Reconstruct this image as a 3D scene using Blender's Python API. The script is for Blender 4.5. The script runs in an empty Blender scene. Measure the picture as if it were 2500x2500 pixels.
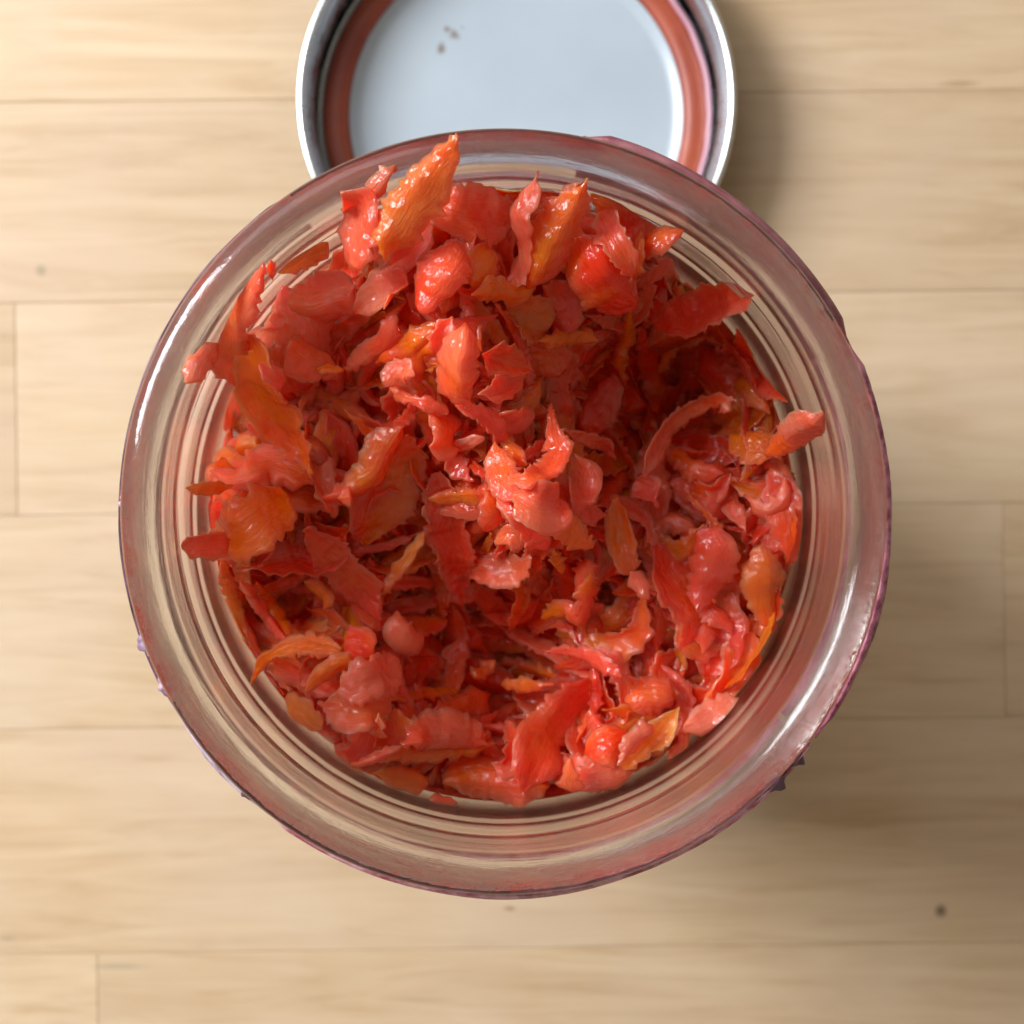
import bpy, bmesh, math, random
from mathutils import Vector, noise, Matrix
rnd = random.Random(7)
CM = 0.01
# ------------------------------------------------------------------ camera, light, exposure
T = 0.3324            # tangent of half the field of view
H = 33.5              # camera height above the table, cm
PX = 1250.0
sc = bpy.context.scene
C = sc.collection
cam = bpy.data.cameras.new('camera')
co = bpy.data.objects.new('camera', cam); C.objects.link(co)
co.location = (0, 0, H*CM); co.rotation_euler = (0, 0, 0)
cam.sensor_width = 36; cam.lens = 18.0/T
cam.clip_start = 0.01; cam.clip_end = 20
cam.dof.use_dof = True; cam.dof.focus_distance = 0.178; cam.dof.aperture_fstop = 36
sc.camera = co

w = bpy.data.worlds.new('World'); sc.world = w; w.use_nodes = True
bg = w.node_tree.nodes['Background']
bg.inputs[0].default_value = (1.0, 0.86, 0.68, 1); bg.inputs[1].default_value = 0.29

def area(name, az, el, dist, sx, sy, energy, col):
    l = bpy.data.lights.new(name, 'AREA'); l.shape = 'RECTANGLE'; l.size = sx; l.size_y = sy
    l.energy = energy; l.color = col
    o = bpy.data.objects.new(name, l); C.objects.link(o)
    a, e = math.radians(az), math.radians(el)
    d = Vector((math.cos(a)*math.cos(e), math.sin(a)*math.cos(e), math.sin(e)))
    o.location = d*dist + Vector((0, 0, 0.1))
    o.rotation_euler = d.to_track_quat('Z', 'Y').to_euler()
    return o
area('window_and_fill_light', 154, 35, 0.80, 0.32, 0.37, 10.3, (0.96, 0.98, 1.0))
area('window_and_fill_light', 132, 48, 1.2, 0.9, 0.7, 4.8, (0.88, 0.94, 1.0))  # large soft fill lamp, added to brighten the heap and soften shadows

sc.view_settings.view_transform = 'Standard'; sc.view_settings.look = 'None'
sc.view_settings.exposure = 0.08; sc.view_settings.gamma = 1
cy = sc.cycles
cy.max_bounces = 13; cy.transmission_bounces = 11; cy.diffuse_bounces = 5; cy.glossy_bounces = 5
cy.transparent_max_bounces = 8; cy.sample_clamp_indirect = 6; cy.use_denoising = True
cy.caustics_reflective = False; cy.caustics_refractive = True; cy.blur_glossy = 0.3
cy.use_adaptive_sampling = True; cy.adaptive_threshold = 0.02; cy.adaptive_min_samples = 16

# ------------------------------------------------------------------ helpers
def tag(o, label=None, cat=None, group=None, kind=None):
    if label: o['label'] = label
    if cat: o['category'] = cat
    if group: o['group'] = group
    if kind: o['kind'] = kind
    return o
def empty(name, loc):
    o = bpy.data.objects.new(name, None); C.objects.link(o); o.location = loc
    o.empty_display_size = 0.01
    return o
def mesh_obj(name, verts, faces, mat, parent=None, smooth=True, cols=None, loc=(0, 0, 0), fib=None):
    me = bpy.data.meshes.new(name); me.from_pydata(verts, [], faces)
    if smooth: me.polygons.foreach_set('use_smooth', [True]*len(me.polygons))
    if cols is not None:
        a = me.color_attributes.new('Col', 'FLOAT_COLOR', 'POINT')
        flat = []
        for c in cols: flat += [c[0], c[1], c[2], 1.0]
        a.data.foreach_set('color', flat)
    if fib is not None:
        a = me.attributes.new('fib', 'FLOAT_VECTOR', 'POINT'); fl = []
        for c in fib: fl += [c[0], c[1], c[2]]
        a.data.foreach_set('vector', fl)
    me.materials.append(mat); me.update()
    o = bpy.data.objects.new(name, me); C.objects.link(o); o.location = loc
    if parent: o.parent = parent
    return o
def pt(px, py, z):
    """a point of the place from its place in the photograph and its height in cm"""
    d = H - z
    return Vector(((px-PX)/PX*T*d, (PX-py)/PX*T*d, z))
def fbm(p, o=3):
    s = 0; a = 1; f = 1
    for _ in range(o):
        s += a*noise.noise(p*f); a *= .5; f *= 2.1
    return s
class N:
    def __init__(self, name):
        self.m = bpy.data.materials.new(name); self.m.use_nodes = True
        self.t = self.m.node_tree; self.b = self.t.nodes['Principled BSDF']
        self.out = self.t.nodes['Material Output']
    def n(self, ty, ins=None, **kw):
        x = self.t.nodes.new(ty)
        for k, v in kw.items(): setattr(x, k, v)
        if ins:
            for k, v in ins.items():
                if isinstance(v, bpy.types.NodeSocket): self.t.links.new(v, x.inputs[k])
                else: x.inputs[k].default_value = v
        return x
    def l(self, a, b): self.t.links.new(a, b)
    def ramp(self, fac, stops):
        r = self.t.nodes.new('ShaderNodeValToRGB'); self.l(fac, r.inputs[0])
        e = r.color_ramp.elements
        while len(e) < len(stops): e.new(0.5)
        for i, (p, c) in enumerate(stops):
            e[i].position = p; e[i].color = (c[0], c[1], c[2], 1) if isinstance(c, tuple) else (c, c, c, 1)
        return r.outputs[0]
    def mix(self, f, a, b, mode='MIX'):
        x = self.t.nodes.new('ShaderNodeMix'); x.data_type = 'RGBA'; x.blend_type = mode
        for i, v in ((0, f), (6, a), (7, b)):
            if isinstance(v, bpy.types.NodeSocket): self.l(v, x.inputs[i])
            else: x.inputs[i].default_value = v if i == 0 else (v[0], v[1], v[2], 1)
        return x.outputs[2]
    def math(self, op, a, b=0.0, c=None):
        x = self.t.nodes.new('ShaderNodeMath'); x.operation = op
        for i, v in ((0, a), (1, b), (2, c)):
            if v is None: continue
            if isinstance(v, bpy.types.NodeSocket): self.l(v, x.inputs[i])
            else: x.inputs[i].default_value = v
        return x.outputs[0]

# ------------------------------------------------------------------ wood
def wood_mat():
    k = N('beech_wood'); n = k.n
    tc = n('ShaderNodeNewGeometry').outputs['Position']
    rn = n('ShaderNodeObjectInfo').outputs['Random']
    off = n('ShaderNodeCombineXYZ', {0: k.math('MULTIPLY', rn, 7.3), 1: k.math('MULTIPLY', rn, 3.1), 2: rn}).outputs[0]
    p = n('ShaderNodeVectorMath', {0: tc, 1: off}, operation='ADD').outputs[0]
    # long streaks along the board
    m1 = n('ShaderNodeMapping', {'Vector': p, 'Scale': (13, 150, 1)}).outputs[0]
    st = n('ShaderNodeTexNoise', {'Vector': m1, 'Scale': 1.0, 'Detail': 5, 'Roughness': 0.62, 'Distortion': 1.4}).outputs[0]
    # flame figure
    m2 = n('ShaderNodeMapping', {'Vector': p, 'Scale': (12, 45, 1)}).outputs[0]
    dn = n('ShaderNodeTexNoise', {'Vector': m2, 'Scale': 0.7, 'Detail': 3, 'Distortion': 0.3}).outputs[0]
    rings = k.math('FRACT', k.math('MULTIPLY', dn, 9.0))
    rings = k.math('ABSOLUTE', k.math('SUBTRACT', rings, 0.5))
    big = n('ShaderNodeTexNoise', {'Vector': p, 'Scale': 26.0, 'Detail': 3, 'Distortion': 0.5}).outputs[0]
    c = k.ramp(st, [(0.28, (0.46, 0.32, 0.185)), (0.5, (0.57, 0.425, 0.27)), (0.72, (0.64, 0.50, 0.335))])
    c = k.mix(k.math('MULTIPLY', k.math('SUBTRACT', 0.5, rings), 0.40), c, (0.50, 0.33, 0.19))
    c = k.mix(k.ramp(big, [(0.35, 0.0), (0.65, 0.5)]), c, (0.60, 0.47, 0.35))
    # short dark pores / flecks
    m3 = n('ShaderNodeMapping', {'Vector': p, 'Scale': (60, 420, 1)}).outputs[0]
    po = n('ShaderNodeTexNoise', {'Vector': m3, 'Scale': 1.0, 'Detail': 3}).outputs[0]
    pf = k.ramp(po, [(0.60, 0.0), (0.78, 1.0)])
    c = k.mix(k.math('MULTIPLY', pf, 0.22), c, (0.34, 0.20, 0.10))
    m4 = n('ShaderNodeMapping', {'Vector': p, 'Scale': (22, 60, 1)}).outputs[0]
    vo = n('ShaderNodeTexVoronoi', {'Vector': m4, 'Scale': 1.0, 'Randomness': 1.0})
    kn = k.ramp(vo.outputs['Distance'], [(0.03, 1.0), (0.15, 0.0)])
    sel = k.math('GREATER_THAN', n('ShaderNodeSeparateColor', {0: vo.outputs['Color']}).outputs[0], 0.72)
    c = k.mix(k.math('MULTIPLY', k.math('MULTIPLY', kn, sel), 0.20), c, (0.25, 0.19, 0.12))
    # the knots and stains this table has
    for (x, y, r, s, colr) in KNOTS:
        q = pt(x, y, 0)*CM
        dv = n('ShaderNodeVectorMath', {0: tc, 1: (q.x, q.y, 0)}, operation='SUBTRACT').outputs[0]
        dv = n('ShaderNodeVectorMath', {0: dv, 1: (1, s, 0)}, operation='MULTIPLY').outputs[0]
        ln = n('ShaderNodeVectorMath', {0: dv}, operation='LENGTH').outputs['Value']
        ln = k.math('ADD', ln, k.math('MULTIPLY', k.math('SUBTRACT', po, 0.5), r*CM*1.2))
        f = n('ShaderNodeMapRange', {0: ln, 1: r*CM, 2: r*CM*0.25, 3: 0.0, 4: 0.8}).outputs[0]
        c = k.mix(f, c, colr)
    # every board has its own tone
    tone = k.ramp(rn, [(0.0, (0.90, 0.87, 0.84)), (0.35, (1.0, 1.0, 1.0)), (0.7, (0.97, 0.94, 0.91)), (1.0, (1.05, 1.05, 1.04))])
    c = k.mix(1.0, c, tone, 'MULTIPLY')
    k.l(c, k.b.inputs['Base Color'])
    k.b.inputs['Roughness'].default_value = 0.50
    k.b.inputs['Specular IOR Level'].default_value = 0.35
    bp = n('ShaderNodeBump', {'Strength': 0.12, 'Distance': 0.0006, 'Height': st}).outputs[0]
    k.l(bp, k.b.inputs['Normal'])
    return k.m
KNOTS = [(2297, 2222, 0.17, 1.1, (0.06, 0.03, 0.02)), (100, 662, 0.16, 1.0, (0.30, 0.25, 0.16)),
         (1245, 2218, 0.18, 2.2, (0.30, 0.19, 0.11)), (2345, 205, 0.5, 5.0, (0.40, 0.27, 0.15)),
         (20, 2290, 0.35, 3.5, (0.38, 0.29, 0.19)), (1020, 2440, 1.1, 12.0, (0.47, 0.35, 0.22)), (300, 2360, 0.9, 9.0, (0.42, 0.33, 0.22))]
wm = wood_mat()
table = empty('table', (0, 0, 0))
tag(table, kind='structure')
ang = math.radians(0.75)
dk = N('joint_glue'); dk.b.inputs['Base Color'].default_value = (0.42, 0.30, 0.18, 1); dk.b.inputs['Roughness'].default_value = 0.8
RM = Matrix.Rotation(ang, 3, 'Z')
def plank(x0, x1, y0, y1):
    g = 0.004; b = 0.02
    xs = (x0+g, x1-g); ys = (y0+g, y1-g)
    cx, cyy = (x0+x1)/2, (y0+y1)/2
    ring = lambda i, z: [(xs[0]+i-cx, ys[0]+i-cyy, z), (xs[1]-i-cx, ys[0]+i-cyy, z), (xs[1]-i-cx, ys[1]-i-cyy, z), (xs[0]+i-cx, ys[1]-i-cyy, z)]
    vs = ring(0, -2.6) + ring(0, -b*0.6) + ring(b*0.4, -0.004) + ring(b, 0)
    fs = [(3, 2, 1, 0), (12, 13, 14, 15)]
    for r in range(3):
        for i in range(4):
            j = (i+1) % 4; fs.append((r*4+i, r*4+j, r*4+4+j, r*4+4+i))
    vs = [tuple(RM @ Vector(v)*CM) for v in vs]
    c = RM @ Vector((cx, cyy, 0))*CM
    mesh_obj('plank', vs, fs, wm, table, smooth=False, loc=(c.x, c.y, 0))
# joint heights read off the photograph (middle column), in cm at the table
rows = [pt(1250, y, 0).y for y in (-1390, -860, -330, 234, 724, 1243, 1766, 2315, 2850, 3380)]
rows.sort(reverse=True)
butts = {2: [(-9.2), 9.7], 3: [-12.3, 8.9 + 4], 4: [-10.7, 14.0], 5: [-14.2, 10.68], 6: [-12.0, 12.9], 7: [-9.11, 13.6]}
for i in range(len(rows)-1):
    bs = butts.get(i+0, None)
    yt, yb = rows[i], rows[i+1]
    if i == 3: bs = [-15.0, 13.5]
    elif i == 4: bs = [-10.75, 15.8]
    elif i == 5: bs = [-16.5, 10.68]
    elif i == 6: bs = [-13.8, 12.6]
    elif i == 7: bs = [-9.14, 14.5]
    elif i == 2: bs = [-12.4, 11.9]
    else: bs = [rnd.uniform(-16, -4), rnd.uniform(4, 16)]
    xs = [-34.0] + bs + [34.0]
    for a, b in zip(xs[:-1], xs[1:]): plank(a, b, yb, yt)
vs = [(-.335, -.27, -.001), (.335, -.27, -.001), (.335, .27, -.001), (-.335, .27, -.001)]
vs = [tuple(RM @ Vector((v[0]*.98, v[1]*.98, -0.0009))) for v in vs]
glue = mesh_obj('joint_glue', vs, [(0, 1, 2, 3)], dk.m, table, smooth=False)

# ------------------------------------------------------------------ lathe
def lathe(name, prof, mat, parent=None, seg=192, closed=True, dr=None, loc=(0, 0, 0), rng=None):
    """prof: list of (r, z) in cm. dr(theta, r, z, i) -> (r, z)"""
    vs = []; n = len(prof)
    a0, a1 = rng if rng else (0, 2*math.pi)
    m = seg if not rng else seg+1
    for s in range(m):
        th = a0 + (a1-a0)*s/seg
        for i, (r, z) in enumerate(prof):
            if dr: r, z = dr(th, r, z, i)
            vs.append((r*math.cos(th)*CM, r*math.sin(th)*CM, z*CM))
    fs = []
    kk = n if closed else n-1
    for s in range(seg):
        s2 = (s+1) % m if not rng else s+1
        for i in range(kk):
            j = (i+1) % n
            fs.append((s*n+i, s2*n+i, s2*n+j, s*n+j))
    if rng and closed:
        fs.append(tuple(range(n))[::-1]); fs.append(tuple((m-1)*n+i for i in range(n)))
    o = mesh_obj(name, vs, fs, mat, parent, loc=loc)
    return o
def dedupe(o):
    bm = bmesh.new(); bm.from_mesh(o.data)
    bmesh.ops.remove_doubles(bm, verts=bm.verts, dist=1e-6)
    bmesh.ops.recalc_face_normals(bm, faces=bm.faces)
    bm.to_mesh(o.data); bm.free(); return o

# ------------------------------------------------------------------ glass jar
JX, JY = -0.095, 0.006
JH = 16.5
def glass_mat():
    k = N('clear_glass'); n = k.n
    k.b.inputs['Transmission Weight'].default_value = 1
    k.b.inputs['Roughness'].default_value = 0.0
    k.b.inputs['IOR'].default_value = 1.5
    k.b.inputs['Base Color'].default_value = (0.985, 0.975, 0.965, 1)
    tc = n('ShaderNodeTexCoord').outputs['Object']
    s = n('ShaderNodeSeparateXYZ', {0: tc})
    th = k.math('ARCTAN2', s.outputs[1], s.outputs[0])
    rr = n('ShaderNodeVectorMath', {0: n('ShaderNodeCombineXYZ', {0: s.outputs[0], 1: s.outputs[1]}).outputs[0]}, operation='LENGTH').outputs['Value']
    cs = n('ShaderNodeVectorMath', {0: n('ShaderNodeCombineXYZ', {0: s.outputs[0], 1: s.outputs[1]}).outputs[0]}, operation='NORMALIZE').outputs[0]
    zz = k.math('MULTIPLY', k.math('ADD', s.outputs[2], rr), 900)
    v = n('ShaderNodeVectorMath', {0: cs, 1: (5, 5, 0)}, operation='MULTIPLY').outputs[0]
    v = n('ShaderNodeVectorMath', {0: v, 1: n('ShaderNodeCombineXYZ', {2: zz}).outputs[0]}, operation='ADD').outputs[0]
    st = n('ShaderNodeTexNoise', {'Vector': v, 'Scale': 1.0, 'Detail': 5, 'Roughness': 0.65}).outputs[0]
    bp = n('ShaderNodeBump', {'Strength': 0.5, 'Distance': 0.00022, 'Height': st}).outputs[0]
    k.l(bp, k.b.inputs['Normal'])
    # dried pink juice film, only near the mouth of the jar; partly paints reflections too
    film = n('ShaderNodeBsdfPrincipled', {'Base Color': (0.22, 0.07, 0.07, 1), 'Roughness': 0.35})
    tr = n('ShaderNodeBsdfTranslucent', {'Color': (0.55, 0.2, 0.2, 1)})
    fm = n('ShaderNodeMixShader', {0: 0.4, 1: film.outputs[0], 2: tr.outputs[0]})
    v2 = n('ShaderNodeVectorMath', {0: cs, 1: (2.2, 2.2, 0)}, operation='MULTIPLY').outputs[0]
    v2 = n('ShaderNodeVectorMath', {0: v2, 1: n('ShaderNodeCombineXYZ', {2: k.math('MULTIPLY', k.math('ADD', s.outputs[2], rr), 420)}).outputs[0]}, operation='ADD').outputs[0]
    st2 = n('ShaderNodeTexNoise', {'Vector': v2, 'Scale': 1.0, 'Detail': 4, 'Roughness': 0.6}).outputs[0]
    hz = n('ShaderNodeMapRange', {0: s.outputs[2], 1: 0.1535, 2: 0.158, 3: 0.0, 4: 1.0}).outputs[0]
    ft = n('ShaderNodeMapRange', {0: st2, 1: 0.36, 2: 0.72, 3: 0.02, 4: 0.24}).outputs[0]
    fine = n('ShaderNodeTexNoise', {'Vector': tc, 'Scale': 1500.0, 'Detail': 2}).outputs[0]
    sp = k.ramp(fine, [(0.66, 0.0), (0.74, 1.0)])
    back = n('ShaderNodeMapRange', {0: s.outputs[1], 1: -0.005, 2: 0.035, 3: 0.0, 4: 0.26}).outputs[0]  # extra mauve at the back paints the dark surroundings reflected in the lip
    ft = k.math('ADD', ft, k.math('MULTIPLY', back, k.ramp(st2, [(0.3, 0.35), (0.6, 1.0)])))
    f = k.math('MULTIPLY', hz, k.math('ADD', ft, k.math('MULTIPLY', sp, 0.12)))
    inner = n('ShaderNodeMapRange', {0: rr, 1: 0.0390, 2: 0.0387, 3: 0.0, 4: 1.0}).outputs[0]
    zr = n('ShaderNodeMapRange', {0: k.math('ADD', s.outputs[2], k.math('MULTIPLY', st2, 0.0012)), 1: 0.133, 2: 0.163, 3: 0.0, 4: 1.0}).outputs[0]
    zb = k.ramp(zr, [(0.0, 0.05), (0.28, 0.05), (0.32, 0.26), (0.52, 0.20), (0.55, 0.02), (0.68, 0.02), (0.71, 0.24), (0.84, 0.18), (0.87, 0.04), (1.0, 0.10)])  # pink bands paint the filling's reflection on the inner wall
    fi = k.math('MULTIPLY', k.math('MULTIPLY', inner, zb), k.ramp(st2, [(0.25, 0.5), (0.7, 1.0)]))
    ln_ = k.ramp(zr, [(0.0, 0.0), (0.672, 0.0), (0.684, 0.85), (0.70, 0.85), (0.712, 0.0), (1.0, 0.0)])
    fi = k.math('MAXIMUM', fi, k.math('MULTIPLY', k.math('MULTIPLY', inner, ln_), k.ramp(st2, [(0.42, 0.0), (0.56, 1.0)])))
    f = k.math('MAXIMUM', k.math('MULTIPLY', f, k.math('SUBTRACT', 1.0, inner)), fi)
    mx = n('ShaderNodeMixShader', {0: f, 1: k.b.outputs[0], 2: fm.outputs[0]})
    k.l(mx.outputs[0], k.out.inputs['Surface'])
    return k.m
gm = glass_mat()
prof = [(0.0, 0.25), (2.6, 0.25), (3.2, 0.05), (3.55, 0.0), (3.95, 0.2), (4.2, 0.7), (4.32, 1.5)]
z = 2.5
while z < 12.6: prof.append((4.36, z)); z += 1.0
prof += [(4.34, 13.0), (4.26, 13.4), (4.16, 13.7), (4.08, 14.0)]
z = 14.08
while z < 15.95: prof.append((4.03, z)); z += 0.055
prof += [(4.05, 16.0), (4.14, 16.06), (4.21, 16.13), (4.245, 16.21), (4.25, 16.28), (4.235, 16.36), (4.19, 16.43),
         (4.12, 16.48), (4.04, 16.50), (3.96, 16.48), (3.90, 16.43), (3.865, 16.35), (3.85, 16.24), (3.85, 16.0), (3.85, 15.7)]
z = 15.5
while z > 13.4: prof.append((3.85, z)); z -= 0.15
prof += [(3.87, 13.2), (3.93, 12.7), (3.98, 12.0), (4.0, 10.0), (4.0, 6.0), (4.0, 2.0), (3.9, 1.3), (3.6, 0.8), (3.0, 0.6), (0.0, 0.62)]
def thread(th, r, z, i):
    if 14.02 < z < 15.98 and r > 3.95:
        t = (th % (2*math.pi))/(2*math.pi)
        for zc in (15.55-0.85*t,):
            fade = 1.0
            if zc < 14.8: fade = max(0, min(1, (1-t)*8))
            if zc > 15.45: fade = max(0, min(1, t*8))
            r += 0.13*fade*math.exp(-((z-zc)/0.17)**2)
        r += 0.14*math.exp(-((z-14.2)/0.12)**2)
    if z > 15.9 and r > 4.0: r *= 1.007
    if z > 13: r += 0.004*noise.noise(Vector((math.cos(th)*2, math.sin(th)*2, z*2+r*3)))
    return r, z
jar = empty('glass_jar', (JX*CM, JY*CM, 0))
tag(jar, 'open wide-mouth glass jar with pink stained screw rim, full of grated vegetables', 'jar')
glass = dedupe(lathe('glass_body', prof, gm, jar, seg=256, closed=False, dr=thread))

# dried stains round the outside of the rim, and its dark outline painted on
def stain_mat(name, c1, c2, rough=0.5):
    k = N(name); n = k.n
    tc = n('ShaderNodeTexCoord').outputs['Object']
    a = n('ShaderNodeTexNoise', {'Vector': tc, 'Scale': 260.0, 'Detail': 5, 'Roughness': 0.7}).outputs[0]
    c = k.ramp(a, [(0.40, c1), (0.60, c2)])
    k.l(c, k.b.inputs['Base Color']); k.b.inputs['Roughness'].default_value = rough
    k.b.inputs['Subsurface Weight'].default_value = 0.3; k.b.inputs['Subsurface Scale'].default_value = 0.001
    k.l(n('ShaderNodeBump', {'Strength': 0.6, 'Distance': 0.0004, 'Height': a}).outputs[0], k.b.inputs['Normal'])
    return k.m
m_pink = stain_mat('pink_stain', (0.36, 0.07, 0.11), (0.72, 0.40, 0.46))
m_mag = stain_mat('magenta_stain', (0.16, 0.015, 0.05), (0.62, 0.26, 0.36), 0.4)
m_rose = stain_mat('dusky_stain', (0.22, 0.06, 0.08), (0.33, 0.13, 0.15), 0.35)
m_dark = stain_mat('dark_stain_and_outline', (0.03, 0.012, 0.02), (0.14, 0.06, 0.10), 0.3)  # for the dark flakes and the painted dark edge of the glass
m_lilac = stain_mat('lilac_stain', (0.20, 0.12, 0.19), (0.52, 0.40, 0.48))
def band(a0, a1, ext, mat, name, zc=15.9, hh=0.30, seg=None, rag=0.12, lab=None):
    """a crust or painted outline on the outside of the rim from angle a0 to a1 (degrees), standing ext cm proud"""
    seg = seg or int(abs(a1-a0)*3)+6
    pr = [(-1, 0), (-.6, .8), (0, 1), (.6, .9), (1, 0), (0, -.6)]
    def dr(th, r, z, i):
        t = (math.degrees(th)-a0)/(a1-a0)
        e = min(1, min(t, 1-t)*(a1-a0)/4.0+0.05)
        q = Vector((math.cos(th)*9, math.sin(th)*9, 1.7))
        nn = 1 + rag*(noise.noise(q*3.3) + .9*noise.noise(q*8)) if rag > .5 else 1 + 2.2*rag*noise.noise(q*.5) + rag*.25*noise.noise(q*6)
        u, v = pr[i]
        base = 4.265*(H-zc)/(H-16.25)
        rr = base - 0.02 + (ext*e*max(0.12, nn))*max(v, 0) - 0.16*max(-v, 0)
        return rr, zc + u*hh*(0.7+0.5*noise.noise(q*(2.1 if rag > .5 else .3)+Vector((3, 1, 2))))
    o = lathe(name, [(0, 0)]*6, mat, jar, seg=seg, rng=(math.radians(a0), math.radians(a1)), dr=dr)
    if lab: o['label'] = lab
    return o
band(-128, -37, 0.065, m_pink, 'rim_stain_and_outline', lab='pink stain along the lower right of the rim')
band(-36, 26, 0.085, m_mag, 'rim_stain_and_outline', rag=0.3, lab='magenta and pink stain along the right of the rim')
band(26, 78, 0.10, m_rose, 'rim_stain_and_outline', rag=0.06, zc=15.8, lab='smooth dusky pink stain along the upper right of the rim')
band(-150, -128, 0.05, m_lilac, 'rim_stain_and_outline', rag=0.5, lab='blue-grey stain at the lower left of the rim')
band(-236, -150, 0.045, m_dark, 'rim_stain_and_outline', rag=0.15, lab='thin dark painted outline along the left of the rim')  # dark refracting edge of the glass, laid on as colour
for a_, b_ in ((-150, -44), (30, 124)): band(a_, b_, 0.030, m_dark, 'rim_stain_and_outline', zc=16.18, hh=0.05, rag=0.1, lab='thin dark line round the lip of the jar')  # the same dark glass edge, painted on round the lip
def flake(a, ext, wdt, mat, zc=15.9, hh=0.16, lab=None):
    band(a-wdt/2, a+wdt/2, ext, mat, 'crust_flake', zc=zc, hh=hh, seg=26, rag=0.9, lab=lab)
flake(178.6, 0.15, 3.2, m_lilac, zc=16.1, lab='small lilac flake at the left of the rim')
flake(-159.5, 0.13, 6.5, m_lilac, zc=16.1, lab='ragged lilac flake at the lower left')
flake(-152.5, 0.12, 6.0, m_lilac, zc=16.1); flake(-133.5, 0.12, 5.5, m_dark, zc=16.1, lab='dark blue flake at the lower left')
flake(-44.5, 0.17, 5.5, m_dark, zc=16.1, lab='black crust at the lower right'); flake(-40, 0.12, 6, m_dark, zc=16.1); flake(-48, 0.09, 5, m_dark, zc=16.1)
flake(68, 0.17, 1.0, m_dark, zc=15.8, hh=.05); flake(66, 0.19, 1.3, m_dark, zc=15.8, hh=.05); flake(58, 0.17, 1.2, m_dark, zc=15.8, hh=.05)
flake(17, 0.12, 1.5, m_dark, hh=.06)
flake(-1, 0.11, 1.0, m_dark, hh=.05)

# ------------------------------------------------------------------ lid lying upside down on the table
metal = N('tinned_steel'); metal.b.inputs['Metallic'].default_value = 1
metal.b.inputs['Base Color'].default_value = (0.72, 0.75, 0.78, 1); metal.b.inputs['Roughness'].default_value = 0.24
ntx = metal.n('ShaderNodeTexNoise', {'Vector': metal.n('ShaderNodeTexCoord').outputs['Object'], 'Scale': 160.0, 'Detail': 4})
metal.l(metal.ramp(ntx.outputs[0], [(0.3, 0.18), (0.7, 0.38)]), metal.b.inputs['Roughness'])
LZ = 1.6
lc = pt(1261, 240, LZ)
lid = empty('jar_lid', (lc.x*CM, lc.y*CM, 0))
tag(lid, 'silver screw band with its white sealing disc lying upside down behind the jar', 'jar lid')
bandp = [(3.75, 0.0), (4.30, 0.0), (4.42, 0.05), (4.47, 0.16), (4.47, 0.50), (4.40, 0.58), (4.44, 0.68), (4.36, 0.80), (4.44, 0.92), (4.36, 1.04),
         (4.45, 1.18), (4.47, 1.32), (4.53, 1.42), (4.56, 1.50), (4.555, 1.56), (4.52, 1.60), (4.46, 1.60), (4.40, 1.56), (4.385, 1.48), (4.40, 1.38),
         (4.385, 1.24), (4.28, 1.08), (4.36, 0.94), (4.28, 0.80), (4.36, 0.68), (4.33, 0.56), (4.40, 0.46), (4.40, 0.2), (4.34, 0.09), (4.26, 0.07), (3.75, 0.07)]
def lth(th, r, z, i):
    t = (th % (2*math.pi))/(2*math.pi)
    if 0.5 < z < 1.3: z += 0.0
    return r, z
dedupe(lathe('screw_band', bandp, metal.m, lid, seg=192, closed=True, dr=lth))
wl = N('white_enamel'); n = wl.n
tc = n('ShaderNodeTexCoord').outputs['Object']
a = n('ShaderNodeTexNoise', {'Vector': tc, 'Scale': 22.0, 'Detail': 3}).outputs[0]
c = wl.ramp(a, [(0.3, (0.37, 0.435, 0.50)), (0.7, (0.44, 0.51, 0.57))])
f2 = n('ShaderNodeTexNoise', {'Vector': tc, 'Scale': 420.0, 'Detail': 4}).outputs[0]
for (px_, py_, r_) in ((1108, 82, 0.16), (1092, 70, 0.10), (1075, 116, 0.13), (1128, 66, 0.07)):
    q = pt(px_, py_, 0.2) - lc
    d = n('ShaderNodeVectorMath', {0: tc, 1: (q.x*CM, q.y*CM, 0)}, operation='SUBTRACT').outputs[0]
    d = n('ShaderNodeVectorMath', {0: d, 1: (1, 1, 0)}, operation='MULTIPLY').outputs[0]
    ln = n('ShaderNodeVectorMath', {0: d}, operation='LENGTH').outputs['Value']
    ln = wl.math('ADD', ln, wl.math('MULTIPLY', wl.math('SUBTRACT', f2, 0.5), 0.0022))
    f = n('ShaderNodeMapRange', {0: ln, 1: r_*CM, 2: r_*CM*0.3, 3: 0.0, 4: 0.85}).outputs[0]
    c = wl.mix(f, c, (0.17, 0.12, 0.08))
wl.l(c, wl.b.inputs['Base Color']); wl.b.inputs['Roughness'].default_value = 0.28
dp = [(0, 0.10), (3.4, 0.10), (3.5, 0.13), (3.62, 0.20), (4.20, 0.20), (4.22, 0.24), (4.20, 0.275), (3.64, 0.275), (3.52, 0.22), (3.44, 0.16), (3.3, 0.145), (0, 0.145)]
disc = dedupe(lathe('sealing_disc', dp, wl.m, lid, seg=160, closed=False))
rc = N('red_sealing_compound'); n = rc.n
tc = n('ShaderNodeTexCoord').outputs['Object']
a = n('ShaderNodeTexNoise', {'Vector': tc, 'Scale': 70.0, 'Detail': 4}).outputs[0]
rc.l(rc.ramp(a, [(0.3, (0.27, 0.045, 0.025)), (0.7, (0.42, 0.085, 0.04))]), rc.b.inputs['Base Color']); rc.b.inputs['Roughness'].default_value = 0.4
rp = [(3.60, 0.262), (3.70, 0.34), (3.85, 0.36), (4.0, 0.345), (4.10, 0.33), (4.17, 0.285), (4.17, 0.262)]
g = dedupe(lathe('sealing_ring', rp, rc.m, disc, seg=160, closed=True))
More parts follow.
